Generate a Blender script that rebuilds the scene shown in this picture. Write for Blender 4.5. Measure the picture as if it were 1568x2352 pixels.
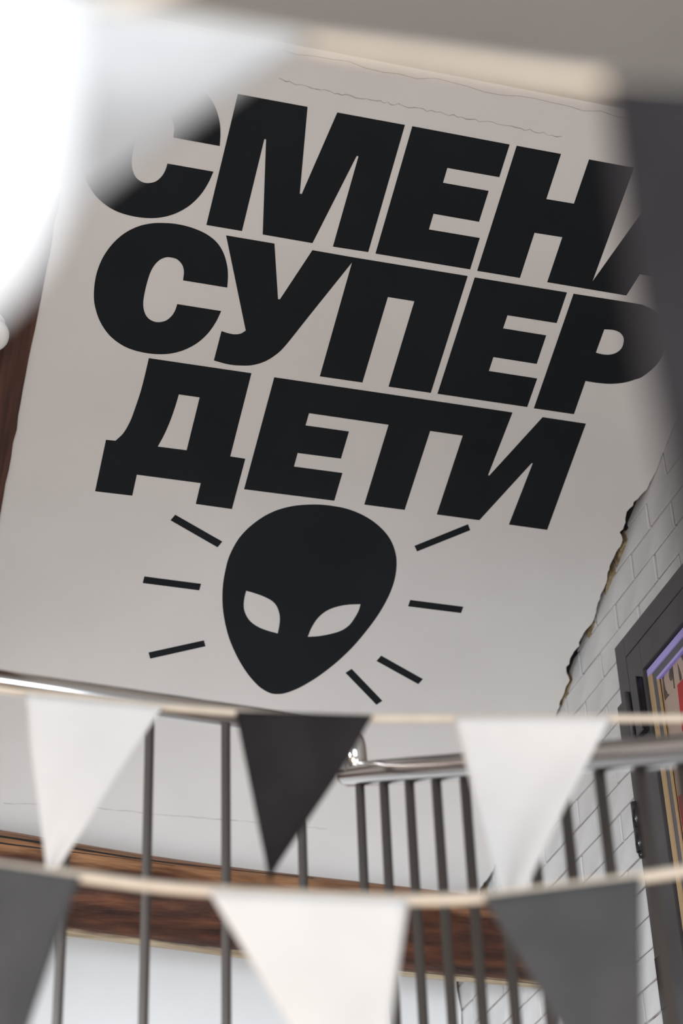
import bpy, bmesh, math, random
from mathutils import Vector, Matrix
from mathutils.geometry import tessellate_polygon

for o in list(bpy.data.objects):
    bpy.data.objects.remove(o, do_unlink=True)
scene = bpy.context.scene
COL = scene.collection
random.seed(7)

# ------------------------------------------------------------------ camera
FPX = 4487.53                      # focal length in pixels of the 1568 x 2352 frame
EYE = Vector((0.0, 0.0, 1.6))      # standing on the lower floor (z = 0)
CR = Vector((0.95970043, -0.27886484, -0.03477770))    # camera right
CD = Vector((0.12762103, 0.54273171, -0.83015370))     # camera down
CF = Vector((0.25037564, 0.79226050, 0.55644887))      # camera forward
cam = bpy.data.cameras.new('camera')
cam.sensor_fit = 'VERTICAL'
cam.sensor_height = 36.0
cam.sensor_width = 24.0
cam.lens = FPX / 2352 * 36
cam.clip_start = 0.05
cam.dof.use_dof = True
cam.dof.focus_distance = 4.5
cam.dof.aperture_fstop = 2.7
cam.dof.aperture_blades = 9
cam_ob = bpy.data.objects.new('camera', cam)
m = Matrix((CR, -CD, -CF)).transposed().to_4x4()
m.translation = EYE
cam_ob.matrix_world = m
COL.objects.link(cam_ob)
scene.camera = cam_ob

# ------------------------------------------------------------------ world, lights, exposure
world = bpy.data.worlds.new('world')
scene.world = world
world.use_nodes = True
bg = world.node_tree.nodes['Background']
bg.inputs[0].default_value = (0.86, 0.93, 1.0, 1)
bg.inputs[1].default_value = 0.35

def area(name, loc, target, sx, sy, power, col):
    l = bpy.data.lights.new(name, 'AREA')
    l.shape = 'RECTANGLE'
    l.size, l.size_y = sx, sy
    l.energy = power
    l.color = col
    o = bpy.data.objects.new(name, l)
    o.location = loc
    o.rotation_euler = (Vector(target) - Vector(loc)).to_track_quat('-Z', 'Y').to_euler()
    COL.objects.link(o)
    return o

area('assumed_daylight', (-0.7, -2.7, 2.1), (0.7, 3.5, 3.0), 2.6, 2.2, 143, (0.89, 0.95, 1.0))  # unseen area light behind the eye: assumed daylight, no window is built
area('assumed_warm_light', (-0.9, 0.5, 1.0), (0.9, 3.1, 4.7), 0.9, 0.9, 32, (1.0, 0.77, 0.58))  # unseen light assumed low at the left to warm the upper slope
# unseen fill light added at the left to brighten knee wall and lower slope
fill_ob = area('landing_fill', (-1.6, 1.75, 2.42), (1.75, 5.3, 3.05), 0.7, 0.5, 19.5, (0.88, 0.945, 1.0))
fill_ob.data.spread = math.radians(48)

vs = scene.view_settings
vs.view_transform = 'Standard'
vs.look = 'None'
vs.exposure = 0.0
vs.gamma = 1.0
vs.use_curve_mapping = False
scene.cycles.use_denoising = True

# ------------------------------------------------------------------ geometry of the place
ZO = 1.6
TH = 0.38919245                    # pitch of the attic slope
TT = math.tan(TH)
XB = 2.0                           # painted brick wall
YK = 5.33                          # knee wall
YT = 2.805                         # where the slope meets the level ceiling
def slope_z(y): return ZO + 2.675 - TT * (y - 4.008)
ZC = slope_z(YT)
S_DOWN = Vector((0, math.cos(TH), -math.sin(TH)))
S_OUT = Vector((0, -math.sin(TH), -math.cos(TH)))     # into the room

def ray(px, py):
    return (CR * (px - 784) + CD * (py - 1176) + CF * FPX).normalized()
def at_depth(px, py, d):
    return EYE + (CR * (px - 784) + CD * (py - 1176) + CF * FPX) * (d / FPX)
def on_plane(px, py, p, n):
    r = ray(px, py)
    return EYE + r * ((Vector(p) - EYE).dot(n) / r.dot(n))
SP = Vector((0, YT, ZC))
def slope_uv(px, py):
    q = on_plane(px, py, SP, S_OUT) - SP
    return (q.x, q.dot(S_DOWN))
def slope_pt(u, v, out=0.0):
    return SP + Vector((u, 0, 0)) + S_DOWN * v + S_OUT * out
def on_brick(px, py, x=XB):
    q = on_plane(px, py, (x, 0, 0), Vector((1, 0, 0)))
    return q

# ------------------------------------------------------------------ helpers
def mat(name, col, rough=0.7, metal=0.0, spec=0.3):
    mt = bpy.data.materials.new(name)
    mt.use_nodes = True
    b = mt.node_tree.nodes['Principled BSDF']
    b.inputs['Base Color'].default_value = (*col, 1)
    b.inputs['Roughness'].default_value = rough
    b.inputs['Metallic'].default_value = metal
    b.inputs['Specular IOR Level'].default_value = spec
    return mt
def noise_mat(name, c1, c2, scale=6, rough=0.8, bump=0.0, bscale=60, detail=6, stretch=None, spec=0.3, metal=0.0, lo=0.35, hi=0.65, dist=0.002):
    mt = mat(name, c1, rough, metal, spec)
    nt = mt.node_tree
    b = nt.nodes['Principled BSDF']
    tc = nt.nodes.new('ShaderNodeTexCoord')
    mp = nt.nodes.new('ShaderNodeMapping')
    nt.links.new(tc.outputs['Object'], mp.inputs['Vector'])
    if stretch: mp.inputs['Scale'].default_value = stretch
    n = nt.nodes.new('ShaderNodeTexNoise')
    n.inputs['Scale'].default_value = scale
    n.inputs['Detail'].default_value = detail
    nt.links.new(mp.outputs[0], n.inputs['Vector'])
    r = nt.nodes.new('ShaderNodeValToRGB')
    r.color_ramp.elements[0].position = lo
    r.color_ramp.elements[1].position = hi
    r.color_ramp.elements[0].color = (*c1, 1)
    r.color_ramp.elements[1].color = (*c2, 1)
    nt.links.new(n.outputs['Fac'], r.inputs[0])
    nt.links.new(r.outputs[0], b.inputs['Base Color'])
    if bump:
        n2 = nt.nodes.new('ShaderNodeTexNoise')
        n2.inputs['Scale'].default_value = bscale
        n2.inputs['Detail'].default_value = 5
        nt.links.new(mp.outputs[0], n2.inputs['Vector'])
        bp = nt.nodes.new('ShaderNodeBump')
        bp.inputs['Strength'].default_value = bump
        bp.inputs['Distance'].default_value = dist
        nt.links.new(n2.outputs['Fac'], bp.inputs['Height'])
        nt.links.new(bp.outputs[0], b.inputs['Normal'])
    return mt

def wood_mat(name, dark, mid, light, stretch, scale=5, rough=0.6):
    mt = noise_mat(name, dark, light, scale, rough, 0.5, scale * 2.2, 8, stretch, 0.35, lo=0.3, hi=0.72)
    ramp = [n for n in mt.node_tree.nodes if n.type == 'VALTORGB'][0]
    e = ramp.color_ramp.elements.new(0.5)
    e.color = (*mid, 1)
    return mt

M = {}
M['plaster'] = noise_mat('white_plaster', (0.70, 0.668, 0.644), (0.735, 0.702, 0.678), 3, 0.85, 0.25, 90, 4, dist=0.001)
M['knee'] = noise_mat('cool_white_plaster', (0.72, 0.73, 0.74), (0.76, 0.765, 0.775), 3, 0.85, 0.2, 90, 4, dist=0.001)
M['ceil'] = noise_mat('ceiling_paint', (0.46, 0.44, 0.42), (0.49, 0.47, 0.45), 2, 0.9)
M['brick'] = noise_mat('painted_brick', (0.56, 0.55, 0.545), (0.64, 0.63, 0.625), 9, 0.7, 0.5, 55, 6)
M['joint'] = noise_mat('painted_joint', (0.16, 0.10, 0.085), (0.50, 0.48, 0.47), 9, 0.85, 0.4, 80, lo=0.38, hi=0.6)
M['black'] = noise_mat('black_wall_paint', (0.0055, 0.0078, 0.0105), (0.008, 0.0105, 0.0135), 5, 0.62, 0.3, 120, spec=0.25, dist=0.0006)
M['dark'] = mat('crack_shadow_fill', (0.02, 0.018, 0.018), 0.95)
M['foam'] = noise_mat('old_mounting_foam', (0.16, 0.105, 0.05), (0.38, 0.30, 0.18), 40, 0.9, 0.8, 120)
M['hair'] = mat('plaster_hairline', (0.44, 0.42, 0.41), 0.9)
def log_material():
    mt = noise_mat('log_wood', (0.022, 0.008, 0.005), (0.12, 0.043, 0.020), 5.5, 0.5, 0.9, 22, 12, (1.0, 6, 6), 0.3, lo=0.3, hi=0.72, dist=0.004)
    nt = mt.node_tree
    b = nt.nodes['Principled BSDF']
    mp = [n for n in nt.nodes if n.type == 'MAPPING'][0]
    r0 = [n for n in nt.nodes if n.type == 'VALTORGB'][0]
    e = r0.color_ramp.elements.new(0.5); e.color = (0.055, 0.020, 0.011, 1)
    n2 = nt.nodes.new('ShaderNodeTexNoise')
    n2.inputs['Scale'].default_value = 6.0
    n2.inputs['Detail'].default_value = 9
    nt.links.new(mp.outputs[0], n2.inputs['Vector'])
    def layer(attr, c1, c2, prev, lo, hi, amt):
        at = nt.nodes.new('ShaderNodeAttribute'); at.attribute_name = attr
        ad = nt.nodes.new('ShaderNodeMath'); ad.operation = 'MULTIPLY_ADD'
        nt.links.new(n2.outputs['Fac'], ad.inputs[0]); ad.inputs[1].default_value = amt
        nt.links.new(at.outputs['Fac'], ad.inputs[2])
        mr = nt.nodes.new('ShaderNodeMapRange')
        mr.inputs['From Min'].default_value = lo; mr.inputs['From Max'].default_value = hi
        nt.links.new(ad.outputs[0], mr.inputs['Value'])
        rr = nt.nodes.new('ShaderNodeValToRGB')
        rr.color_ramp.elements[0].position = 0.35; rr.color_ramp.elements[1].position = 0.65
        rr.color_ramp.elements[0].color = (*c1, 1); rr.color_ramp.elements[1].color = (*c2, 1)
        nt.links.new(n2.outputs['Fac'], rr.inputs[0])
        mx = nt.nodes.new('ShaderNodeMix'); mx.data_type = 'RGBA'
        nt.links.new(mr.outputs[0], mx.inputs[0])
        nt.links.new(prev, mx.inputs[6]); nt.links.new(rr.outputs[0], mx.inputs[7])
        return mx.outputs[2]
    c = layer('stain_and_light', (0.12, 0.045, 0.018), (0.33, 0.165, 0.08), r0.outputs[0], 0.75, 1.25, 0.9)  # paler upper side: wood stain, with light and shade put into the colour
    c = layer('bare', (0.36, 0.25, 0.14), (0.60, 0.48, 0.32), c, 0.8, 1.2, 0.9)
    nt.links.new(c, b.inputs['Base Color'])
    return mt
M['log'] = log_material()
M['plank'] = wood_mat('stained_plank', (0.040, 0.018, 0.012), (0.075, 0.032, 0.021), (0.12, 0.055, 0.036), (16, 0.9, 0.9), 4, 0.5)
M['metal'] = mat('grey_painted_metal', (0.085, 0.075, 0.070), 0.45, 0.0, 0.5)
M['steel'] = mat('polished_steel', (0.70, 0.67, 0.655), 0.13, 1.0)
M['frame'] = noise_mat('dark_grey_steel_paint', (0.055, 0.052, 0.054), (0.068, 0.064, 0.066), 12, 0.45, spec=0.4)
M['hinge'] = mat('black_enamel', (0.008, 0.008, 0.010), 0.22, 0.0, 0.6)
M['tan'] = noise_mat('tan_glazing_bead', (0.42, 0.28, 0.14), (0.52, 0.37, 0.22), 20, 0.5, stretch=(1, 1, 0.1))
M['gasket'] = mat('grey_gasket', (0.12, 0.115, 0.13), 0.5)
M['poster'] = noise_mat('cream_paper', (0.60, 0.45, 0.36), (0.66, 0.51, 0.42), 4, 0.6)
M['ink'] = mat('taupe_ink', (0.11, 0.085, 0.062), 0.6)
M['red'] = mat('red_ink', (0.55, 0.012, 0.018), 0.5)
M['floor'] = noise_mat('floor_boards', (0.30, 0.20, 0.13), (0.40, 0.28, 0.19), 5, 0.6, stretch=(8, 1, 1))
M['concrete'] = noise_mat('pale_concrete', (0.46, 0.455, 0.445), (0.55, 0.545, 0.535), 6, 0.85, 0.3, 40)
M['paleconc'] = noise_mat('pale_floor_tile', (0.76, 0.77, 0.78), (0.82, 0.83, 0.84), 4, 0.7)
M['porcelain'] = mat('white_porcelain', (0.78, 0.77, 0.75), 0.25, 0.0, 0.5)
M['tape'] = noise_mat('beige_cotton_tape', (0.76, 0.67, 0.56), (0.82, 0.73, 0.62), 60, 0.9)
def cloth_mat(name, c1, c2, trans):
    mt = noise_mat(name, c1, c2, 14, 0.9, 0.3, 180, spec=0.1, dist=0.0008)
    nt = mt.node_tree
    b = nt.nodes['Principled BSDF']
    out = nt.nodes['Material Output']
    t = nt.nodes.new('ShaderNodeBsdfTranslucent')
    t.inputs[0].default_value = (*c2, 1)
    mx = nt.nodes.new('ShaderNodeMixShader')
    mx.inputs[0].default_value = trans
    nt.links.new(b.outputs[0], mx.inputs[1])
    nt.links.new(t.outputs[0], mx.inputs[2])
    nt.links.new(mx.outputs[0], out.inputs[0])
    return mt
M['white_cloth'] = cloth_mat('white_cotton', (0.885, 0.89, 0.90), (0.925, 0.93, 0.94), 0.18)
M['char_cloth'] = cloth_mat('charcoal_cotton', (0.028, 0.025, 0.028), (0.036, 0.033, 0.036), 0.05)
M['lit_char_cloth'] = cloth_mat('lit_charcoal_cotton', (0.085, 0.087, 0.093), (0.10, 0.102, 0.108), 0.06)  # charcoal cloth again, stronger light and veil put into a paler grey
lil = mat('lilac_reflection', (0.30, 0.25, 0.48), 0.4)
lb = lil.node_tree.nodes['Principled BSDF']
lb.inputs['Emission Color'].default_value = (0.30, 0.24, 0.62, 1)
lb.inputs['Emission Strength'].default_value = 0.25  # glow stands in for light reflected along the glazing tops
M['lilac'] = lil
gl = mat('door_glass', (1, 1, 1), 0.02)
gb = gl.node_tree.nodes['Principled BSDF']
gb.inputs['Transmission Weight'].default_value = 1.0
gb.inputs['IOR'].default_value = 1.08
M['glass'] = gl

def link(name, me, material=None, parent=None):
    o = bpy.data.objects.new(name, me)
    COL.objects.link(o)
    if material is not None and not me.materials: me.materials.append(M[material])
    if parent: o.parent = parent
    return o
def mesh_obj(name, verts, faces, material, parent=None, smooth=False):
    me = bpy.data.meshes.new(name)
    me.from_pydata([tuple(v) for v in verts], [], faces)
    me.update()
    bm = bmesh.new(); bm.from_mesh(me)
    bmesh.ops.recalc_face_normals(bm, faces=bm.faces)
    bm.to_mesh(me); bm.free()
    if smooth:
        for p in me.polygons: p.use_smooth = True
    return link(name, me, material, parent)
def box_vf(x0, x1, y0, y1, z0, z1):
    v = [(x, y, z) for x in (x0, x1) for y in (y0, y1) for z in (z0, z1)]
    f = [(0, 1, 3, 2), (4, 6, 7, 5), (0, 4, 5, 1), (2, 3, 7, 6), (0, 2, 6, 4), (1, 5, 7, 3)]
    return v, f
def box(name, x0, x1, y0, y1, z0, z1, material, parent=None, bevel=0.0):
    v, f = box_vf(x0, x1, y0, y1, z0, z1)
    o = mesh_obj(name, v, f, material, parent)
    if bevel:
        bm = bmesh.new(); bm.from_mesh(o.data)
        bmesh.ops.bevel(bm, geom=bm.edges[:], offset=bevel, segments=2, affect='EDGES', profile=0.5)
        bm.to_mesh(o.data); bm.free()
    return o
def empty(name, loc=(0, 0, 0)):
    o = bpy.data.objects.new(name, None)
    o.empty_display_size = 0.1
    COL.objects.link(o)
    o['_loc'] = 0
    del o['_loc']
    return o
def tag(o, label, cat, group=None):
    o['label'] = label
    o['category'] = cat
    if group: o['group'] = group
    return o
def structure(o, label=None):
    o['kind'] = 'structure'
    if label: o['label'] = label
    return o
def tube(name, pts, rad, material, parent=None, seg=16, caps=True):
    pts = [Vector(p) for p in pts]
    rads = rad if isinstance(rad, (list, tuple)) else [rad] * len(pts)
    verts, faces = [], []
    prev = None
    for i, p in enumerate(pts):
        a = pts[max(i - 1, 0)]; b = pts[min(i + 1, len(pts) - 1)]
        t = (b - a).normalized()
        if prev is None:
            ref = Vector((0, 0, 1)) if abs(t.z) < 0.9 else Vector((1, 0, 0))
            n = (ref - t * ref.dot(t)).normalized()
        else:
            n = (prev - t * prev.dot(t)).normalized()
        prev = n
        bn = t.cross(n)
        for k in range(seg):
            an = 2 * math.pi * k / seg
            verts.append(p + (n * math.cos(an) + bn * math.sin(an)) * rads[i])
    for i in range(len(pts) - 1):
        for k in range(seg):
            k2 = (k + 1) % seg
            faces.append((i * seg + k, i * seg + k2, (i + 1) * seg + k2, (i + 1) * seg + k))
    if caps:
        faces.append(tuple(range(seg)))
        faces.append(tuple(range((len(pts) - 1) * seg, len(pts) * seg)))
    return mesh_obj(name, verts, faces, material, parent, True)
def fillet(pts, r, n=8):
    pts = [Vector(p) for p in pts]
    out = [pts[0]]
    for i in range(1, len(pts) - 1):
        a, b, c = pts[i - 1], pts[i], pts[i + 1]
        p0 = b + (a - b).normalized() * r
        p2 = b + (c - b).normalized() * r
        for k in range(n + 1):
            t = k / n
            out.append(p0 * (1 - t) ** 2 + b * 2 * t * (1 - t) + p2 * t ** 2)
    out.append(pts[-1])
    return out
def catmull(P, closed=False, n=6):
    out = []
    N = len(P)
    rng = range(N) if closed else range(N - 1)
    for i in rng:
        if closed:
            a, b, c, d = P[(i - 1) % N], P[i], P[(i + 1) % N], P[(i + 2) % N]
        else:
            b, c = P[i], P[i + 1]
            a = P[i - 1] if i > 0 else (2 * b[0] - c[0], 2 * b[1] - c[1])
            d = P[i + 2] if i + 2 < N else (2 * c[0] - b[0], 2 * c[1] - b[1])
        for k in range(n):
            t = k / n
            out.append(tuple(0.5 * (2 * b[j] + (c[j] - a[j]) * t + (2 * a[j] - 5 * b[j] + 4 * c[j] - d[j]) * t * t
                                    + (3 * b[j] - a[j] - 3 * c[j] + d[j]) * t ** 3) for j in (0, 1)))
    if not closed: out.append(P[-1])
    return out

# ------------------------------------------------------------------ the room shell
# lower floor, level ceiling, left wall
structure(box('floor', -2.6, 2.1, -3.0, 5.6, -0.1, 0.0, 'floor'), 'brown boarded floor of the stair hall')
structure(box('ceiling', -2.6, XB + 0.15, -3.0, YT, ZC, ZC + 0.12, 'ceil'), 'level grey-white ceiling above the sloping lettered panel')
structure(box('wall_left', -2.7, -2.6, -3.0, 5.6, 0, ZC + 0.1, 'plaster'), 'plain plastered wall of the stair hall')
# knee wall behind the log (its edge by the brick corner is ragged)
kv, kf = [], []
rows = 60
zk0, zk1 = 0.0, slope_z(YK) + 0.12
for i in range(rows + 1):
    z = zk0 + (zk1 - zk0) * i / rows
    gx = XB - 0.006 - (random.random() ** 2) * 0.022
    kv += [(-2.6, YK, z), (gx, YK, z), (-2.6, YK + 0.1, z), (gx, YK + 0.1, z)]
for i in range(rows):
    a, b = i * 4, i * 4 + 4
    kf += [(a, a + 1, b + 1, b), (a + 1, a + 3, b + 3, b + 1), (a + 2, a, b, b + 2), (a + 3, a + 2, b + 2, b + 3)]
kf += [(0, 2, 3, 1), (rows * 4, rows * 4 + 1, rows * 4 + 3, rows * 4 + 2)]
wall_back = structure(mesh_obj('wall_back', kv, kf, 'knee'), 'low white knee wall below the log beam')
box('gap_fill', XB - 0.035, XB, YK + 0.02, YK + 0.06, 2.0, zk1 - 0.03, 'foam', wall_back)

# sloping panel: a thick slab with a ragged right edge along the brick wall
VB = (YK + 0.05 - YT) / math.cos(TH)
gaps = {  # distance down the slope : width of the open crack, metres
}
def px_v(px, py): return slope_uv(px, py)[1]
crack_key = [(px_v(1500, 1090), 0.004), (px_v(1492, 1130), 0.008), (px_v(1483, 1155), 0.022), (px_v(1478, 1175), 0.026), (px_v(1463, 1212), 0.024),
             (px_v(1449, 1232), 0.026), (px_v(1448, 1236), 0.014), (px_v(1432, 1280), 0.017), (px_v(1421, 1312), 0.020), (px_v(1408, 1345), 0.015),
             (px_v(1395, 1375), 0.014), (px_v(1386, 1398), 0.012), (px_v(1378, 1430), 0.010), (px_v(1362, 1466), 0.020), (px_v(1352, 1490), 0.020),
             (px_v(1345, 1520), 0.026), (px_v(1333, 1545), 0.026), (px_v(1322, 1560), 0.010), (px_v(1305, 1605), 0.012), (px_v(1292, 1634), 0.009),
             (px_v(1240, 1760), 0.008), (px_v(1150, 2000), 0.012), (px_v(1135, 2045), 0.024), (px_v(1118, 2075), 0.018)]
def crack_w(v):
    if v <= crack_key[0][0]: return 0.003
    if v >= crack_key[-1][0]: return 0.012
    for (a, wa), (b, wb) in zip(crack_key, crack_key[1:]):
        if a <= v <= b: return wa + (wb - wa) * (v - a) / (b - a + 1e-9)
    return 0.005
sv, sf = [], []
NS = 260
for i in range(NS + 1):
    v = VB * i / NS
    w = crack_w(v) * 1.35
    w *= 1 + 0.25 * (random.random() - 0.5)
    e = XB - w
    for u, out in ((-2.6, 0), (e, 0), (-2.6, -0.1), (e, -0.1)):
        sv.append(slope_pt(u, v, out))
for i in range(NS):
    a, b = i * 4, i * 4 + 4
    sf += [(a, a + 1, b + 1, b), (a + 1, a + 3, b + 3, b + 1), (a + 2, a, b, b + 2), (a + 3, a + 2, b + 2, b + 3)]
sf += [(0, 2, 3, 1), (NS * 4, NS * 4 + 1, NS * 4 + 3, NS * 4 + 2)]
slope = structure(mesh_obj('ceiling_slope', sv, sf, 'plaster'), 'white plastered attic slope carrying the black slogan')
# old foam showing in the crack in a few places
def crack_fill(name, v0, v1, material, depth, grow):
    n = 26
    vv, ff = [], []
    for i in range(n + 1):
        v = v0 + (v1 - v0) * i / n
        taper = max(0.0, math.sin(math.pi * i / n)) ** 0.5
        u0 = XB - crack_w(v) * grow * (0.75 + 0.4 * random.random()) * taper - 0.001
        for u, out in ((u0, -depth), (XB + 0.002, -depth + 0.003), (u0, -0.09), (XB + 0.002, -0.09)):
            vv.append(slope_pt(u, v, out))
    for i in range(n):
        a, b = i * 4, i * 4 + 4
        ff += [(a, a + 1, b + 1, b), (a + 1, a + 3, b + 3, b + 1), (a + 2, a, b, b + 2), (a + 3, a + 2, b + 2, b + 3)]
    ff += [(0, 2, 3, 1), (n * 4, n * 4 + 1, n * 4 + 3, n * 4 + 2)]
    return mesh_obj(name, vv, ff, material, slope)
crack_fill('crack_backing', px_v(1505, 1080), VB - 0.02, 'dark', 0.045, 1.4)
for a, b, g in ((1240, 1310, 0.75), (1310, 1372, 0.8), (1432, 1470, 0.7), (1562, 1634, 0.6), (2052, 2075, 0.7)):
    crack_fill('foam_filler', px_v(1480 - (a - 1160) * 0.395, a), px_v(1480 - (b - 1160) * 0.395, b), 'foam', 0.006, g)
# fine plaster lines
def hairline(pts_px, w, jitter=0.002, n=14):
    P = [slope_uv(*p) for p in pts_px]
    path = []
    for (a, b) in zip(P, P[1:]):
        for k in range(n):
            t = k / n
            path.append((a[0] + (b[0] - a[0]) * t, a[1] + (b[1] - a[1]) * t + (random.random() - 0.5) * jitter))
    vv, ff = [], []
    for u, v in path:
        ww = w * (0.3 + random.random())
        vv += [slope_pt(u, v - ww / 2, 0.0004), slope_pt(u, v + ww / 2, 0.0004), slope_pt(u, v + ww / 2, -0.004), slope_pt(u, v - ww / 2, -0.004)]
    for i in range(len(path) - 1):
        for k in range(4):
            ff.append((i * 4 + k, i * 4 + (k + 1) % 4, i * 4 + 4 + (k + 1) % 4, i * 4 + 4 + k))
    mesh_obj('plaster_seam', vv, ff, 'hair', slope)
hairline([(640, 182), (784, 218), (930, 243), (1110, 279), (1300, 316)], 0.0022, 0.006, 18)
hairline([(8, 1845), (180, 1850), (345, 1869), (560, 1886)], 0.0022, 0.004)
hairline([(500, 1882), (640, 1892), (760, 1905)], 0.0016, 0.004)
# slightly proud plaster band along the top edge
bv, bf = [], []
nb = 40
for i in range(nb + 1):
    u = 0.40 + (XB - 0.03 - 0.40) * i / nb
    w = 0.012 + 0.010 * random.random()
    for v, out in ((0.0, 0.004), (w, 0.0025), (w + 0.003, -0.002), (0.0, -0.002)):
        bv.append(slope_pt(u, v, out))
for i in range(nb):
    for k in range(4):
        bf.append((i * 4 + k, i * 4 + (k + 1) % 4, i * 4 + 4 + (k + 1) % 4, i * 4 + 4 + k))
bf += [(0, 1, 2, 3), tuple(nb * 4 + k for k in (3, 2, 1, 0))]
mesh_obj('plaster_ridge', bv, bf, 'plaster', slope)

# brick wall: backing plane with recessed joints, separate bricks in the part the photo shows
DY0, DY1, DZ1 = 2.98, 4.012, ZO + 2.503       # door opening
wall_right = structure(box('wall_right', XB + 0.004, XB + 0.25, DY1, 5.6, 0, ZC + 0.12, 'joint'), 'white-painted brick wall beside the door')
def wall_piece(y0, y1, z0, z1, material): box('wall_section', XB + 0.004, XB + 0.25, y0, y1, z0, z1, material, wall_right)
wall_piece(DY0, DY1, DZ1, ZC + 0.12, 'joint')
wall_piece(2.30, DY0, 0, ZC + 0.12, 'joint')
wall_piece(-3.0, 2.30, 0, ZC + 0.12, 'brick')
wall_piece(DY0, DY1, 0, 2.1, 'brick')
CH = 0.0772
brick_me = {}
def brick_mesh(l, var):
    k = (round(l, 3), var)
    if k in brick_me: return brick_me[k]
    rr = random.Random(hash(k) & 0xffff)
    bm = bmesh.new()
    v, f = box_vf(-0.003, 0.03, -l / 2, l / 2, -(CH - 0.0052) / 2, (CH - 0.0052) / 2)
    bv_ = [bm.verts.new(Vector(p) + Vector((rr.uniform(-0.0012, 0.0012), rr.uniform(-0.002, 0.002), rr.uniform(-0.0015, 0.0015)))) for p in v]
    for q in f: bm.faces.new([bv_[i] for i in q])
    bmesh.ops.recalc_face_normals(bm, faces=bm.faces)
    ed = [e for e in bm.edges if all(x.co.x < 0.01 for x in e.verts)]
    bmesh.ops.bevel(bm, geom=ed, offset=0.002, segments=1, affect='EDGES', profile=0.5)
    me = bpy.data.meshes.new('brick')
    bm.to_mesh(me); bm.free()
    me.materials.append(M['brick'])
    brick_me[k] = me
    return me
nbr = 0
z0 = ZO + 0.999
for r in range(0, 27):
    zc = z0 + CH * (r + 0.5)
    if zc > ZC - 0.02: break
    over_door = zc + CH / 2 > DZ1 + 0.004
    ystart = 2.30 if over_door else DY1
    # visible slope end
    off = (0.094 if r % 2 else 0.22)
    y = DY1 + off
    edges = []
    yy = y
    while yy > ystart + 0.02:
        edges.append(yy); yy -= 0.25
    edges.append(ystart)
    edges = edges[::-1]
    yy = y + 0.25
    while yy < YK + 0.2:
        edges.append(yy + random.uniform(-0.012, 0.012)); yy += 0.25
    for a, b in zip(edges, edges[1:]):
        if b - a < 0.03: continue
        if zc > slope_z(a) + 0.04: continue
        l = round((b - a - 0.0075) / 0.005) * 0.005
        o = link('brick', brick_mesh(l, random.randrange(3)), None, wall_right)
        o.location = (XB, (a + b) / 2, zc)
        nbr += 1
    if not over_door and zc > ZO + 1.3:       # the narrow pier on the near side of the door
        cut = [2.30, 2.47, 2.73, DY0] if r % 2 else [2.30, 2.60, 2.85, DY0]
        for a, b in zip(cut, cut[1:]):
            l = round((b - a - 0.0075) / 0.005) * 0.005
            o = link('brick', brick_mesh(l, random.randrange(3)), None, wall_right)
            o.location = (XB, (a + b) / 2, zc)
            nbr += 1

# landing and stair (they carry the railing)
LZ = ZO + 0.50
landing = structure(box('floor_landing', -2.6, XB, 2.90, YK, LZ - 0.16, LZ, 'paleconc'), 'concrete landing behind the railing')
RA = Vector((0.94187, 3.01712, ZO + 1.55240)); RBp = Vector((1.06903, 2.07735, ZO + 1.14393))
RD = (RBp - RA)
nst = 10
stair = tag(empty('staircase'), 'concrete flight of stairs rising along the painted brick wall', 'stairs')
for k in range(nst):
    y1 = 2.90 - k * 0.36
    zt = LZ - (k + 1) * 0.157
    box('tread', 0.90, XB - 0.002, y1 - 0.36, y1, max(zt - 0.2, 0.0), zt, 'concrete', stair)

# ------------------------------------------------------------------ boards beside the slope and the log
def ceiling_board(name, u0, u1, out, label, wob):
    vv, ff = [], []
    n = 70
    for i in range(n + 1):
        v = (VB - 0.06) * i / n
        j = wob * (random.random() - 0.5)
        for u, o_ in ((u0, out), (u1 + j, out), (u1 + j, -0.02), (u0, -0.02)):
            vv.append(slope_pt(u, v, o_))
    for i in range(n):
        for k in range(4):
            ff.append((i * 4 + k, i * 4 + (k + 1) % 4, i * 4 + 4 + (k + 1) % 4, i * 4 + 4 + k))
    ff += [(0, 1, 2, 3), tuple(n * 4 + k for k in (3, 2, 1, 0))]
    o = mesh_obj(name, vv, ff, 'plank')
    tag(o, label, 'board')
    return o
ceiling_board('ceiling_board', 0.332, 0.394, 0.006, 'brown stained board bordering the white lettered slope, nearest the slogan', 0.004)
ceiling_board('ceiling_board', 0.16, 0.3325, 0.002, 'wider brown stained board at the far left edge, behind the lamp holder', 0.001)
for (a, b, z, lb_) in ((0.332, 0.394, 0.008, 'short brown board across the level ceiling, in line with the slope board'),
                       (0.16, 0.330, 0.004, 'wide brown board across the level ceiling at the upper left')):
    tag(box('ceiling_board', a, b, -1.0, YT - 0.01, ZC - z, ZC + 0.02, 'plank'), lb_, 'board')

# log beam
lp, lr = [], []
for i in range(90):
    t = i / 89
    x = -2.55 + (XB + 0.04 + 2.55) * t
    ang = math.radians(23.36 - (x - 0.4) * 0.54)
    yl = 4.62 + 0.012 * math.sin(x * 2.1)
    lp.append(Vector((x, yl, ZO + yl * math.tan(ang) + 0.006 * math.sin(x * 3.3 + 1))))
    lr.append(0.1185 - 0.0065 * (x - 0.6) + 0.003 * math.sin(x * 5.0))
seg = 36
vv, ff = [], []
for i, p in enumerate(lp):
    for k in range(seg):
        a = 2 * math.pi * k / seg
        rr = lr[i] * (1 + 0.018 * math.sin(3 * a + 1.3 * p.x) + 0.008 * math.sin(7 * a + 3 * p.x))
        vv.append(p + Vector((0, math.cos(a), math.sin(a))) * rr)
for i in range(len(lp) - 1):
    for k in range(seg):
        k2 = (k + 1) % seg
        ff.append((i * seg + k, i * seg + k2, (i + 1) * seg + k2, (i + 1) * seg + k))
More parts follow.
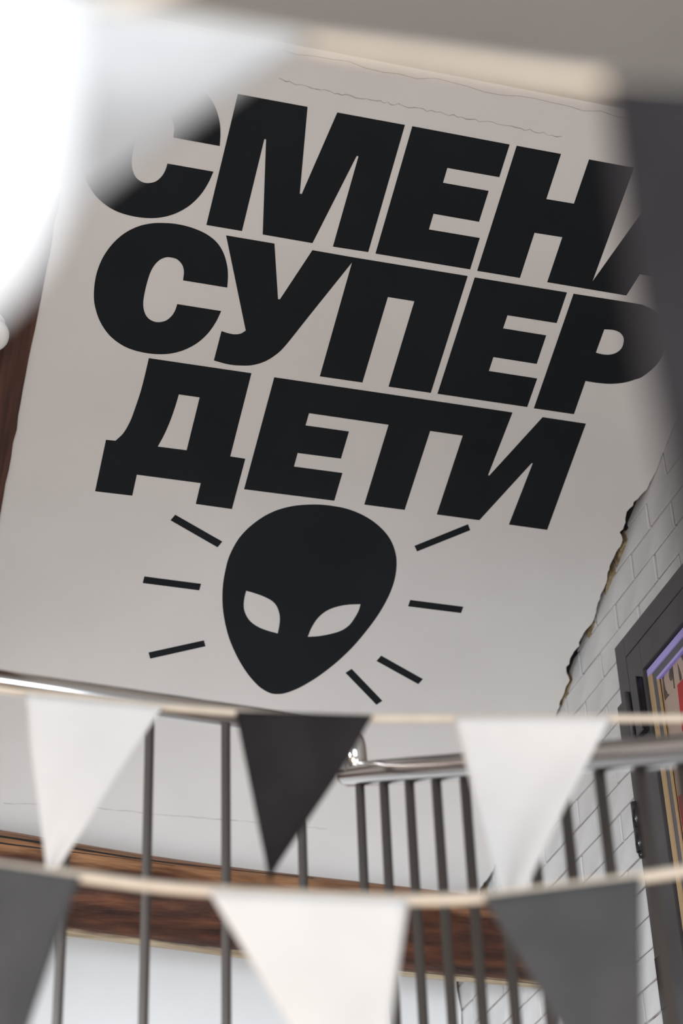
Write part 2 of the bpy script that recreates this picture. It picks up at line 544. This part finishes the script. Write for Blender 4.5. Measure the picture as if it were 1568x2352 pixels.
ff += [tuple(range(seg)), tuple(range((len(lp) - 1) * seg, len(lp) * seg))]
log = tag(empty('log_beam'), 'brown round log beam running across behind the railing', 'beam')
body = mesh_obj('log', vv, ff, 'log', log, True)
for nm, fn in (('stain_and_light', lambda a: max(0.0, min(1.0, (185 - a) / 40)) if a < 300 else 1.0), ('bare', lambda a: max(0.0, min(1.0, (a - 250) / 20)) if a < 330 else 0.0)):
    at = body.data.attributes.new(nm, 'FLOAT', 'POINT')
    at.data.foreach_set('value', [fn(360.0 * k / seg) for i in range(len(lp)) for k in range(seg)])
# drying crack along the upper face, and a pale stripped band along the underside
def log_pt(x, a, out):
    t = (x + 2.55) / (XB + 0.04 + 2.55) * 89
    i = min(int(t), 88); fr = t - i
    p = lp[i].lerp(lp[i + 1], fr); r = lr[i] + (lr[i + 1] - lr[i]) * fr
    rr = r * (1 + 0.018 * math.sin(3 * a + 1.3 * p.x) + 0.008 * math.sin(7 * a + 3 * p.x)) + out
    return p + Vector((0, math.cos(a), math.sin(a))) * rr
def log_strip(name, xs, a_of, w_of, out, material):
    vv, ff = [], []
    for x in xs:
        a, w = a_of(x), w_of(x)
        for q in range(5):
            aa = a + w * (q / 4 - 0.5)
            vv.append(log_pt(x, aa, out * (1 - abs(q - 2) / 2) + 0.0004))
        vv.append(log_pt(x, a, -0.01))
    for i in range(len(xs) - 1):
        for k in range(6):
            ff.append((i * 6 + k, i * 6 + (k + 1) % 6, i * 6 + 6 + (k + 1) % 6, i * 6 + 6 + k))
    return mesh_obj(name, vv, ff, material, log, False)
def lin(a, b, n): return [a + (b - a) * i / (n - 1) for i in range(n)]
A_UP = math.radians(143)
log_strip('split', lin(0.2, 1.32, 60), lambda x: A_UP + 0.09 - 0.30 * (x - 0.5) + 0.03 * math.sin(9 * x), lambda x: 0.085 * max(0.05, 1 - abs(x - 0.6) / 0.75), 0.0003, 'dark')
log_strip('split', lin(0.2, 0.95, 40), lambda x: A_UP + 0.24 - 0.34 * (x - 0.5) + 0.03 * math.sin(11 * x + 2), lambda x: 0.04 * max(0.05, 1 - abs(x - 0.5) / 0.45), 0.0003, 'dark')
log_strip('split', lin(1.25, 1.95, 40), lambda x: math.radians(262) + 0.05 * (x - 1.6) + 0.01 * math.sin(14 * x), lambda x: 0.022, 0.0003, 'dark')

# ------------------------------------------------------------------ slogan and emblem (flat paint on the slope)
def outline(pts, ox, oy, s):
    """pts: (x, y) corners or (x, y, 1) curve points in a crop with origin ox, oy and scale s -> slope (u, v)"""
    P = [slope_uv(ox + p[0] / s, oy + p[1] / s) + ((1,) if len(p) > 2 else (0,)) for p in pts]
    corners = [i for i, p in enumerate(P) if p[2] == 0]
    if not corners: return catmull([p[:2] for p in P], True, 5)
    P = P[corners[0]:] + P[:corners[0]]
    P.append(P[0])
    out, run = [], [P[0][:2]]
    for p in P[1:]:
        run.append(p[:2])
        if p[2] == 0:
            out += run[:1] if len(run) == 2 else catmull(run, False, 5)[:-1]
            run = [p[:2]]
    return out
def paint(name, loops, parent, material='black', t=0.0008, shift=(0, 0)):
    """a thin coat of paint with its own edge"""
    loops = [[(u + shift[0], v + shift[1]) for u, v in L] for L in loops]
    tri = tessellate_polygon([[Vector((u, v, 0)) for u, v in L] for L in loops])
    flat = [p for L in loops for p in L]
    n = len(flat)
    vv = [slope_pt(u, v, t) for u, v in flat] + [slope_pt(u, v, -0.0005) for u, v in flat]
    ff = [tuple(f) for f in tri] + [tuple(i + n for i in reversed(f)) for f in tri]
    k = 0
    for L in loops:
        for i in range(len(L)):
            a, b = k + i, k + (i + 1) % len(L)
            ff.append((a, b, b + n, a + n))
        k += len(L)
    return mesh_obj(name, vv, ff, material, parent)

slogan = tag(empty('painted_slogan'), 'three-line bold black Cyrillic slogan painted across the white slope', 'lettering')
C_ = [(996, 735), (960, 810, 1), (905, 890, 1), (830, 960, 1), (740, 1010, 1), (650, 1037, 1), (560, 1045, 1), (460, 1037, 1), (350, 1010, 1), (260, 965, 1), (180, 895, 1),
      (120, 800, 1), (88, 700, 1), (80, 620, 1), (88, 520, 1), (110, 430, 1), (150, 340, 1), (215, 250, 1), (300, 175, 1), (400, 125, 1), (500, 103, 1), (590, 101, 1),
      (680, 109, 1), (780, 133, 1), (880, 175, 1), (960, 235, 1), (1010, 310, 1), (1038, 400, 1), (1045, 480, 1), (1040, 565), (722, 513), (728, 450, 1), (715, 400, 1),
      (680, 362, 1), (640, 349, 1), (600, 347, 1), (555, 365, 1), (515, 405, 1), (485, 460, 1), (460, 540, 1), (442, 620, 1), (435, 680, 1), (442, 735, 1), (465, 780, 1),
      (505, 808, 1), (550, 815, 1), (600, 803, 1), (640, 770, 1), (665, 730, 1), (680, 685)]
c2 = outline(C_, 190, 480, 3.136)
paint('letter', [c2], slogan, shift=(-0.0914, -0.3388))
PX = lambda pts: outline(pts, 0, 0, 1)
paint('letter', [outline([(320, 108), (802, 197), (748, 798), (762, 801), (1008, 236), (1476, 322), (1222, 1202), (978, 1164), (1155, 539), (1142, 536), (836, 1140), (492, 1080),
                          (515, 421), (503, 420), (348, 1056), (102, 1014)], 440, 180, 3.0154)], slogan)
paint('letter', [outline([(261, 73), (808, 176), (750, 359), (458, 307), (433, 391), (690, 437), (636, 610), (380, 565), (354, 654), (640, 702), (586, 878), (54, 789)], 840, 260, 2.45)], slogan)
hl = outline([(848, 183), (1097, 229), (1014, 483), (1170, 509), (1255, 260), (1512, 305), (1263, 990), (1020, 950), (1105, 697), (948, 672), (866, 926), (626, 886)], 840, 260, 2.45)
hl[5] = (1.6605, hl[4][1]); hl[6] = (1.6575, hl[7][1])
paint('letter', [hl], slogan)
v_top, v_bot = hl[4][1], hl[7][1]
ha = v_bot - v_top
sl = 0.305
ub = 1.6576
paint('letter', [[(ub, v_bot), (ub, v_bot - 0.020), (ub + sl * (ha - 0.02), v_top), (ub + sl * ha + 0.115, v_top), (1.985, v_bot), (1.885, v_bot), (1.872, v_bot - 0.06), (1.766, v_bot - 0.06), (1.752, v_bot)],
                 [(1.785, v_bot - 0.125), (1.855, v_bot - 0.125), (1.822, v_bot - 0.225)]], slogan)
paint('letter', [c2], slogan)
DD = lambda x, y, c=0: ((480 + x / 2.529, 520 + y / 2.529) + ((1,) if c else ()))
paint('letter', [PX([(519.1, 540.6), (630, 559.4), DD(400, 422), DD(411, 424), DD(600, 138), (812.1, 591.2), DD(830, 208), DD(700, 370, 1), DD(560, 545, 1), DD(440, 695, 1), DD(380, 750, 1), DD(320, 785, 1),
                     DD(250, 805, 1), DD(180, 807, 1), DD(110, 800, 1), DD(28, 778), DD(72, 608), DD(110, 620, 1), DD(150, 627, 1), DD(185, 622, 1), DD(213, 605)])], slogan)
paint('letter', [PX([(812.1, 591.2), (1073.5, 633.9), (988.9, 902), (892, 887.7), (951.3, 691.6), (890.4, 681.7), (831.9, 878.2), (734.3, 864), (808.2, 602.2)])], slogan)
paint('letter', [outline([(293, 99), (857, 191), (794, 378), (493, 330), (466, 411), (730, 454), (672, 628), (407, 586), (379, 672), (675, 718), (614, 892), (65, 811)], 980, 600, 2.667)], slogan)
paint('letter', [outline([(898, 199), (1275, 258, 1), (1340, 275, 1), (1405, 310, 1), (1452, 370, 1), (1470, 450, 1), (1458, 540, 1), (1410, 630, 1), (1325, 703, 1), (1270, 725, 1), (1210, 742, 1), (1130, 750, 1),
                          (1050, 745, 1), (971, 733), (900, 936), (655, 900)], 980, 600, 2.667),
                 outline([(1086, 416), (1140, 420, 1), (1180, 435, 1), (1203, 465, 1), (1204, 500, 1), (1190, 535, 1), (1160, 560, 1), (1120, 572, 1), (1075, 570, 1), (1034, 560)], 980, 600, 2.667)], slogan)
paint('letter', [outline([(390, 58), (995, 147), (870, 638), (959, 652), (880, 948), (667, 918), (696, 795), (319, 745), (292, 869), (73, 843), (137, 540), (193, 546), (240, 500, 1), (280, 430, 1), (310, 350, 1),
                          (340, 260, 1), (365, 165, 1)], 190, 800, 2.5705),
                 outline([(567, 271), (690, 289), (613, 602), (442, 580), (480, 510, 1), (515, 430, 1), (545, 345, 1)], 190, 800, 2.5705)], slogan)
paint('letter', [PX([(629.6, 866.5), (838, 897.2), (821.5, 964.9), (709.4, 948.6), (701.2, 977), (801, 991), (782.6, 1053), (683.3, 1040), (674.7, 1071.5), (786, 1086.3), (767.3, 1149.7), (560.4, 1123.3)])], slogan)
paint('letter', [PX([(838, 897.2), (1080, 933), (1062.4, 1000.2), (987.4, 989.4), (928.9, 1170.8), (836.3, 1158.6), (892.1, 975.3), (821.5, 964.9)])], slogan)
paint('letter', [PX([(1080, 933), (1176.4, 947.3), (1120.4, 1091), (1123, 1092.6), (1245.7, 958.1), (1344.8, 973), (1256, 1216.7), (1168.4, 1204.5), (1223.1, 1063.7), (1220, 1063.7), (1100.3, 1194.5), (1002.7, 1181.2), (1062.4, 1000.2)])], slogan)

emblem = tag(empty('alien_emblem'), 'black alien head with white almond eyes and short rays painted below the slogan', 'emblem')
one = lambda L: [(x, y, 1) for x, y in L]
head = outline(one([(840, 64), (960, 74), (1080, 98), (1190, 140), (1290, 200), (1370, 272), (1425, 350), (1458, 440), (1467, 520), (1458, 620), (1430, 720), (1385, 820), (1320, 930), (1240, 1040), (1140, 1160),
                    (1040, 1260), (940, 1345), (830, 1425), (720, 1490), (640, 1525), (580, 1543), (530, 1547), (480, 1540), (430, 1515), (380, 1478), (310, 1400), (250, 1310), (200, 1215), (155, 1105), (125, 990),
                    (108, 880), (104, 780), (110, 680), (125, 590), (150, 490), (190, 400), (240, 320), (310, 245), (400, 175), (490, 125), (590, 90), (700, 70)]), 480, 1140, 3.4087)
eye_a = outline([(290, 738)] + one([(350, 755), (420, 780), (480, 810), (520, 845), (542, 890), (553, 940), (551, 1000)]) + [(537, 1073)] + one([(460, 1052), (390, 1025), (330, 985), (295, 940), (275, 890), (271, 840), (278, 785)]), 480, 1140, 3.4087)
eye_b = outline([(1185, 843)] + one([(1100, 846), (1020, 858), (950, 880), (890, 915), (840, 965), (800, 1030)]) + [(771, 1100)] + one([(860, 1094), (960, 1075), (1040, 1048), (1100, 1005), (1140, 950), (1170, 895)]), 480, 1140, 3.4087)
paint('head', [head, eye_a, eye_b], emblem)
for q in ([(633, 137), (1300, 518), (1233, 598), (567, 215)], [(194, 1014), (998, 1119), (974, 1210), (171, 1106)], [(253, 2095), (1039, 1923), (1062, 2005), (277, 2181)]):
    paint('ray', [outline(q, 300, 1160, 6.1875)], emblem)
for q in ([(837, 340), (1403, 111), (1427, 172), (865, 397)], [(792, 913), (1353, 985), (1330, 1050), (769, 979)], [(485, 1503), (925, 1750), (877, 1803), (435, 1558)], [(172, 1643), (496, 1980), (434, 2022), (107, 1684)]):
    paint('ray', [outline(q, 770, 1180, 4.6118)], emblem)

# ------------------------------------------------------------------ door in the brick wall
door = structure(empty('door_1'), 'dark grey steel door with a glazed panel in the brick wall')
FW = 0.057
box('frame_jamb', XB - 0.006, XB + 0.09, DY1 - FW, DY1, 2.1, DZ1, 'frame', door, 0.0015)
box('frame_jamb', XB - 0.006, XB + 0.09, DY0, DY0 + FW, 2.1, DZ1, 'frame', door, 0.0015)
box('frame_head', XB - 0.006, XB + 0.09, DY0 + FW, DY1 - FW, DZ1 - FW, DZ1, 'frame', door, 0.0015)
ly0, ly1, lz0, lz1 = DY0 + FW + 0.006, DY1 - FW - 0.006, 2.11, DZ1 - FW - 0.006
box('gap_shade', XB + 0.012, XB + 0.05, ly1 - 0.001, DY1 - FW + 0.001, 2.11, DZ1 - FW, 'hinge', door)  # black strip added to draw the shade in the leaf gap
box('gap_shade', XB + 0.012, XB + 0.05, ly0, ly1, lz1 - 0.001, DZ1 - FW + 0.001, 'hinge', door)
gy0, gy1, gz0, gz1 = ly0 + 0.085, 3.868, 2.35, ZO + 2.362
box('door_stile', XB - 0.008, XB + 0.05, gy1, ly1, lz0, lz1, 'frame', door, 0.0015)
box('door_stile', XB - 0.008, XB + 0.05, ly0, gy0, lz0, lz1, 'frame', door, 0.0015)
box('door_rail', XB - 0.008, XB + 0.05, gy0, gy1, gz1, lz1, 'frame', door, 0.0015)
box('door_rail', XB - 0.008, XB + 0.05, gy0, gy1, lz0, gz0, 'frame', door, 0.0015)
# nested glazing strips: tan bead, grey gasket, thin inner bead
y, z = gy1, gz1
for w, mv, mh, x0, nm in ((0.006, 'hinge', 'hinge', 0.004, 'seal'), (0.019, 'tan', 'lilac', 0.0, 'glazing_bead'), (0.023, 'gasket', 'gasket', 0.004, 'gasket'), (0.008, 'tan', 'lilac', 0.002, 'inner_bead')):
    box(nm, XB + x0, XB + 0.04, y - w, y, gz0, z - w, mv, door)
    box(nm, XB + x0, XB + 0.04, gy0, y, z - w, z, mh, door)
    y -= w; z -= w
box('glass_pane', XB + 0.006, XB + 0.009, gy0, y, gz0, z, 'glass', door)
panel = box('poster', XB + 0.012, XB + 0.015, gy0, y, gz0, z, 'poster', door)
def flat_print(name, pts, ox, oy, s, material):
    P = [on_brick(ox + p[0] / s, oy + p[1] / s, XB + 0.0115) for p in pts]
    ymax = y - 0.001
    vv = [Vector((XB + 0.0112, min(p.y, ymax), min(p.z, z))) for p in P] + [Vector((XB + 0.0125, min(p.y, ymax), min(p.z, z))) for p in P]
    n = len(P)
    tri = tessellate_polygon([[Vector((v.y, v.z, 0)) for v in vv[:n]]])
    ff = [tuple(t) for t in tri] + [(i, (i + 1) % n, n + (i + 1) % n, n + i) for i in range(n)]
    o = mesh_obj(name, vv, ff, material, panel)
    return o
flat_print('printed_letter', [(850, 1040), (905, 1000), (890, 1100), (900, 1250), (930, 1400), (970, 1490), (1005, 1500), (920, 1605), (905, 1500), (885, 1300), (865, 1150)], 1410, 1404, 7.84, 'ink')
flat_print('printed_letter', [(1028 + 36 * math.cos(a * 0.4488), 1140 + 115 * math.sin(a * 0.4488)) for a in range(14)], 1410, 1404, 7.84, 'ink')
flat_print('printed_letter', [(1012, 820), (1032, 820), (1098, 1390), (1080, 1390)], 1410, 1404, 7.84, 'ink')
flat_print('printed_letter', [(1160, 640), (1230, 540), (1238, 700), (1235, 890), (1200, 750)], 1410, 1404, 7.84, 'ink')
flat_print('printed_letter', [(1145, 940), (1200, 1100), (1225, 1220), (1190, 1260), (1170, 1150)], 1410, 1404, 7.84, 'ink')
flat_print('red_figure', [(1220, 1360), (1500, 1060), (1560, 2200), (1310, 2200)], 1400, 1400, 7.84, 'red')
flat_print('red_figure', [(918, 775), (1160, 560), (1230, 1700), (1040, 1640)], 1400, 1700, 5.88, 'red')
# hinges and plates on the jamb
def knuckle(zc0, zc1, r=0.011):
    h = tube('hinge', [(XB - 0.014, DY1 - 0.018, zc0), (XB - 0.014, DY1 - 0.018, zc1)], r, 'hinge', door, 14)
    return h
za, zb = ZO + 2.055, ZO + 1.925
knuckle(zb + 0.064, za); knuckle(zb, zb + 0.061, 0.0112)
tube('hinge_pin', [(XB - 0.014, DY1 - 0.018, zb - 0.016), (XB - 0.014, DY1 - 0.018, zb)], [0.006, 0.009], 'hinge', door, 12)
box('hinge_leaf', XB - 0.011, XB - 0.004, DY1 - 0.052, DY1 - 0.02, zb - 0.012, za - 0.01, 'hinge', door, 0.001)
zt = ZO + 2.345
box('bracket', XB - 0.022, XB - 0.004, DY1 - 0.055, DY1 - 0.004, zt - 0.155, zt - 0.02, 'hinge', door, 0.002)
box('bracket', XB - 0.026, XB - 0.006, gy1 + 0.006, gy1 + 0.046, zt - 0.15, zt, 'hinge', door, 0.002)
tube('bracket_pin', [(XB - 0.02, DY1 - 0.066, zt - 0.15), (XB - 0.02, DY1 - 0.066, zt - 0.01)], 0.008, 'frame', door, 12)
box('strike_plate', XB - 0.009, XB - 0.004, DY1 - 0.052, DY1 - 0.004, ZO + 1.535, ZO + 1.66, 'hinge', door, 0.001)

# ------------------------------------------------------------------ railings
rail_l = tag(empty('landing_railing'), 'grey metal railing along the landing, widely spaced bars in front of the log', 'railing')
u = Vector((1, 0.08, 0)).normalized()
P0 = EYE + ray(345, 1617) * 3.4
rp = lambda k: P0 + u * (0.1365 * k)
end = rp(2.75)
path = fillet([P0 - u * 2.6, end, end + Vector((0.004, 0.006, -0.075))], 0.032, 8)
tube('handrail', path, 0.0212, 'steel', rail_l, 20)
for k in range(-15, 3):
    p = rp(k)
    b = tube('baluster', [(p.x, p.y, LZ), (p.x, p.y, p.z - 0.012)], 0.0083, 'metal', rail_l, 12)
rail_s = tag(empty('stair_railing'), 'steel stair railing with closely ranked bars descending toward the viewer at the right', 'railing')
P1 = RA - RD * 0.006
P2 = RA + RD * 2.4
dn = RD.normalized()
tube('handrail', [P1 - dn * 0.0, P1 + dn * 0.006, P1 + dn * 0.02] + [RA + RD * t for t in (0.2, 0.6, 1.0, 1.6, 2.4)], [0.014, 0.0195, 0.0215] + [0.0215] * 5, 'steel', rail_s, 20)
# slim flat bar under the handrail that carries the rods
fb = []
side = Vector((dn.y, -dn.x, 0)).normalized()
upv = dn.cross(side).normalized()
if upv.z < 0: upv = -upv
bars = []
for k in range(24):
    t = 0.0572 + 0.1003 * k
    p = RA + RD * t
    zb_ = max(LZ + (p.z - RA.z) - 0.12, 0.02)
    stepz = max(LZ - 0.157 * (int((2.90 - p.y) / 0.36) + 1), 0.0) if p.y < 2.90 else LZ
    tube('baluster', [(p.x, p.y, stepz), (p.x, p.y, p.z - 0.014)], 0.0083, 'metal', rail_s, 12)

# ------------------------------------------------------------------ bunting
def flag(parent, top_px, apex_px, d, material, left_px=(), right_px=(), dR=None, wave=0.006, label=None, fwd=0.004, ph=0.0):
    """top_px: two upper corners in the photograph; the cloth hangs in the vertical plane through them at its real distance"""
    a = at_depth(*top_px[0], d); b = at_depth(*top_px[1], dR or d)
    t = (b - a); th_ = Vector((t.x, t.y, 0)).normalized()
    n = Vector((th_.y, -th_.x, 0))
    if n.dot(EYE - a) < 0: n = -n
    P = lambda q: on_plane(q[0], q[1], a, n)
    c = P(apex_px)
    Lc = [a] + [P(q) for q in left_px] + [c]
    Rc = [b] + [P(q) for q in right_px] + [c]
    def along(C, s):
        if len(C) == 2: return C[0].lerp(C[1], s)
        # smooth quadratic through the middle control
        k = s * (len(C) - 1); i = min(int(k), len(C) - 2)
        p0 = C[max(i - 1, 0)]; p1 = C[i]; p2 = C[i + 1]; p3 = C[min(i + 2, len(C) - 1)]
        f_ = k - i
        return 0.5 * (2 * p1 + (p2 - p0) * f_ + (2 * p0 - 5 * p1 + 4 * p2 - p3) * f_ ** 2 + (3 * p1 - p0 - 3 * p2 + p3) * f_ ** 3)
    NR, NC = 22, 18
    vv, ff = [], []
    for i in range(NR + 1):
        s = i / NR * 0.992
        l, r = along(Lc, s), along(Rc, s)
        for j in range(NC + 1):
            q = l.lerp(r, j / NC)
            w = wave * math.sin(3.2 * j / NC * (1 - 0.3 * s) + 2.3 * s + ph) * min(1, s * 3) + wave * 0.5 * math.sin(6.5 * j / NC + 5 * s + 2 * ph) * min(1, s * 3)
            vv.append(q + n * (w + fwd))
    for i in range(NR):
        for j in range(NC):
            k = i * (NC + 1) + j
            ff.append((k, k + 1, k + NC + 2, k + NC + 1))
    o = mesh_obj('flag', vv, ff, material, parent, True)
    md = o.modifiers.new('cloth_thickness', 'SOLIDIFY')
    md.thickness = 0.0012
    md.offset = 0
    if label: o['label'] = label
    return o
def ribbon(parent, pts, height, ends=None):
    """pts: (px, py, distance) along the middle of the tape"""
    P = [at_depth(*p) for p in pts]
    C = []
    if ends: C += [Vector(ends[0]).lerp(P[0], k / 6) for k in range(6)]
    for i in range(len(P) - 1):
        p0, p1, p2, p3 = P[max(i - 1, 0)], P[i], P[i + 1], P[min(i + 2, len(P) - 1)]
        for k in range(8):
            f_ = k / 8
            C.append(0.5 * (2 * p1 + (p2 - p0) * f_ + (2 * p0 - 5 * p1 + 4 * p2 - p3) * f_ ** 2 + (3 * p1 - p0 - 3 * p2 + p3) * f_ ** 3))
    C.append(P[-1])
    if ends: C += [P[-1].lerp(Vector(ends[1]), k / 6) for k in range(1, 7)]
    vv, ff = [], []
    for i, p in enumerate(C):
        t = (C[min(i + 1, len(C) - 1)] - C[max(i - 1, 0)]).normalized()
        n = Vector((t.y, -t.x, 0)).normalized()
        if n.dot(EYE - p) < 0: n = -n
        w = Vector((0, 0, 1)); w = (w - t * w.dot(t)).normalized()
        for a, b in ((-1, -1), (1, -1), (1, 1), (-1, 1)):
            vv.append(p + w * (height / 2 * a) + n * (0.0012 * b))
    for i in range(len(C) - 1):
        for k in range(4):
            ff.append((i * 4 + k, i * 4 + (k + 1) % 4, i * 4 + 4 + (k + 1) % 4, i * 4 + 4 + k))
    ff += [(0, 1, 2, 3), tuple((len(C) - 1) * 4 + k for k in (3, 2, 1, 0))]
    return mesh_obj('tape', vv, ff, 'tape', parent, True)

b1 = tag(empty('bunting'), 'string of triangular flags, white, charcoal, white, hanging level with the handrails', 'bunting')
D1 = lambda x: 2.62 - 0.00019 * x
ribbon(b1, [(x, y, D1(x)) for x, y in ((-420, 1500), (-200, 1548), (0, 1584), (100, 1595), (240, 1609), (379, 1624), (517, 1635), (620, 1643), (760, 1648), (950, 1650), (1200, 1650), (1400, 1650), (1568, 1650), (1750, 1645), (2000, 1630))], 0.0095, ((-2.596, 2.7, 3.35), (1.995, 1.75, 3.05)))
flag(b1, ((60, 1596), (376, 1627)), (112, 2016), D1(60), 'white_cloth', dR=D1(376), ph=0.4, label='white flag at the left')
flag(b1, ((543, 1637), (858, 1646)), (620, 2024), D1(543), 'char_cloth', dR=D1(858), ph=1.6, label='charcoal flag in the middle')
flag(b1, ((1043, 1650), (1402, 1651)), (1168, 2136), D1(1043), 'white_cloth', dR=D1(1402), ph=2.9, label='white flag at the right')
b2 = tag(empty('bunting'), 'lowest string of flags across the bottom, lit charcoal, large white, lit charcoal', 'bunting')
D2 = 2.0
ribbon(b2, [(x, y, D2) for x, y in ((-500, 1900), (-200, 1955), (0, 1990), (180, 2013), (340, 2034), (480, 2046), (640, 2055), (784, 2062), (940, 2067), (1090, 2063), (1200, 2051), (1390, 2027), (1568, 2001), (1750, 1970), (2000, 1925))], 0.0115, ((-2.596, 2.1, 3.1), (1.995, 1.2, 2.75)))
flag(b2, ((-270, 1950), (186, 2018)), (10, 2520), D2, 'lit_char_cloth', right_px=((125, 2180),), ph=0.2, label='lit charcoal flag cut by the left edge')
flag(b2, ((478, 2050), (938, 2070)), (850, 2670), D2, 'white_cloth', ph=1.2, label='big white flag')
flag(b2, ((1108, 2064), (1470, 2018)), (1476, 2680), D2, 'lit_char_cloth', ph=2.4, label='lit charcoal flag at the right')
b3 = tag(empty('bunting'), 'nearest string of flags, strongly blurred along the top, white at left, charcoal at right', 'bunting')
D3 = 0.83
D3f = lambda x: 0.80 + 0.0003 * x if x < 700 else max(0.78, 1.01 - 0.00018 * (x - 700))
ribbon(b3, [(x, y, max(0.55, D3f(x))) for x, y in ((-900, -140), (-400, -62), (-200, -32), (0, -5), (200, 20), (400, 47), (600, 78), (784, 105), (984, 134), (1234, 172), (1400, 192), (1568, 208), (1800, 228), (2500, 280))], 0.0075, ((-2.596, 0.9, 2.75), (1.995, 0.15, 2.55)))
flag(b3, ((-520, -70), (700, 96)), (-330, 850), 0.66, 'white_cloth', dR=1.0, ph=0.8, label='white flag at the upper left')
flag(b3, ((1383, 196), (2420, 275)), (1660, 1690), D3, 'char_cloth', left_px=((1462, 800),), ph=2.0, wave=0.003, label='charcoal flag at the right edge')
b4 = tag(empty('bunting'), 'white flag string end at the far upper left, closest to the viewer', 'bunting')
D4 = 0.74
ribbon(b4, [(x, y, D4) for x, y in ((-1400, -190), (-900, -130), (-400, -70), (0, -30), (230, -10), (420, -60), (700, -200))], 0.0095, ((-2.596, 0.6, 2.85), (0.75, 1.0, ZC - 0.002)))
flag(b4, ((-820, -120), (205, -10)), (-330, 990), D4, 'white_cloth', right_px=((185, 330), (80, 660)), ph=3.0, wave=0.003, label='white flag at the far left')

# ------------------------------------------------------------------ small lamp holder on the boards
lamp = tag(empty('lamp_holder'), 'small white porcelain lamp holder on the brown board at the left edge', 'lamp holder')
def lathe(name, prof, c, ax, material, parent, seg=28):
    ax = ax.normalized()
    e1 = ax.orthogonal().normalized(); e2 = ax.cross(e1)
    vv, ff = [], []
    for r, h in prof:
        for k in range(seg):
            a = 2 * math.pi * k / seg
            vv.append(c + ax * h + (e1 * math.cos(a) + e2 * math.sin(a)) * r)
    for i in range(len(prof) - 1):
        for k in range(seg):
            k2 = (k + 1) % seg
            ff.append((i * seg + k, i * seg + k2, (i + 1) * seg + k2, (i + 1) * seg + k))
    ff += [tuple(range(seg)), tuple(range((len(prof) - 1) * seg, len(prof) * seg))]
    return mesh_obj(name, vv, ff, material, parent, True)
lu, lv = slope_uv(-22, 742)
lc = slope_pt(lu, lv, 0.0)
lathe('base', [(0.030, 0.0), (0.034, 0.004), (0.034, 0.010), (0.028, 0.018), (0.0295, 0.026), (0.026, 0.034), (0.026, 0.044)], lc, S_OUT, 'porcelain', lamp)
lathe('collar', [(0.026, 0.044), (0.040, 0.046), (0.043, 0.052), (0.042, 0.062), (0.036, 0.070), (0.030, 0.072)], lc, S_OUT, 'porcelain', lamp)
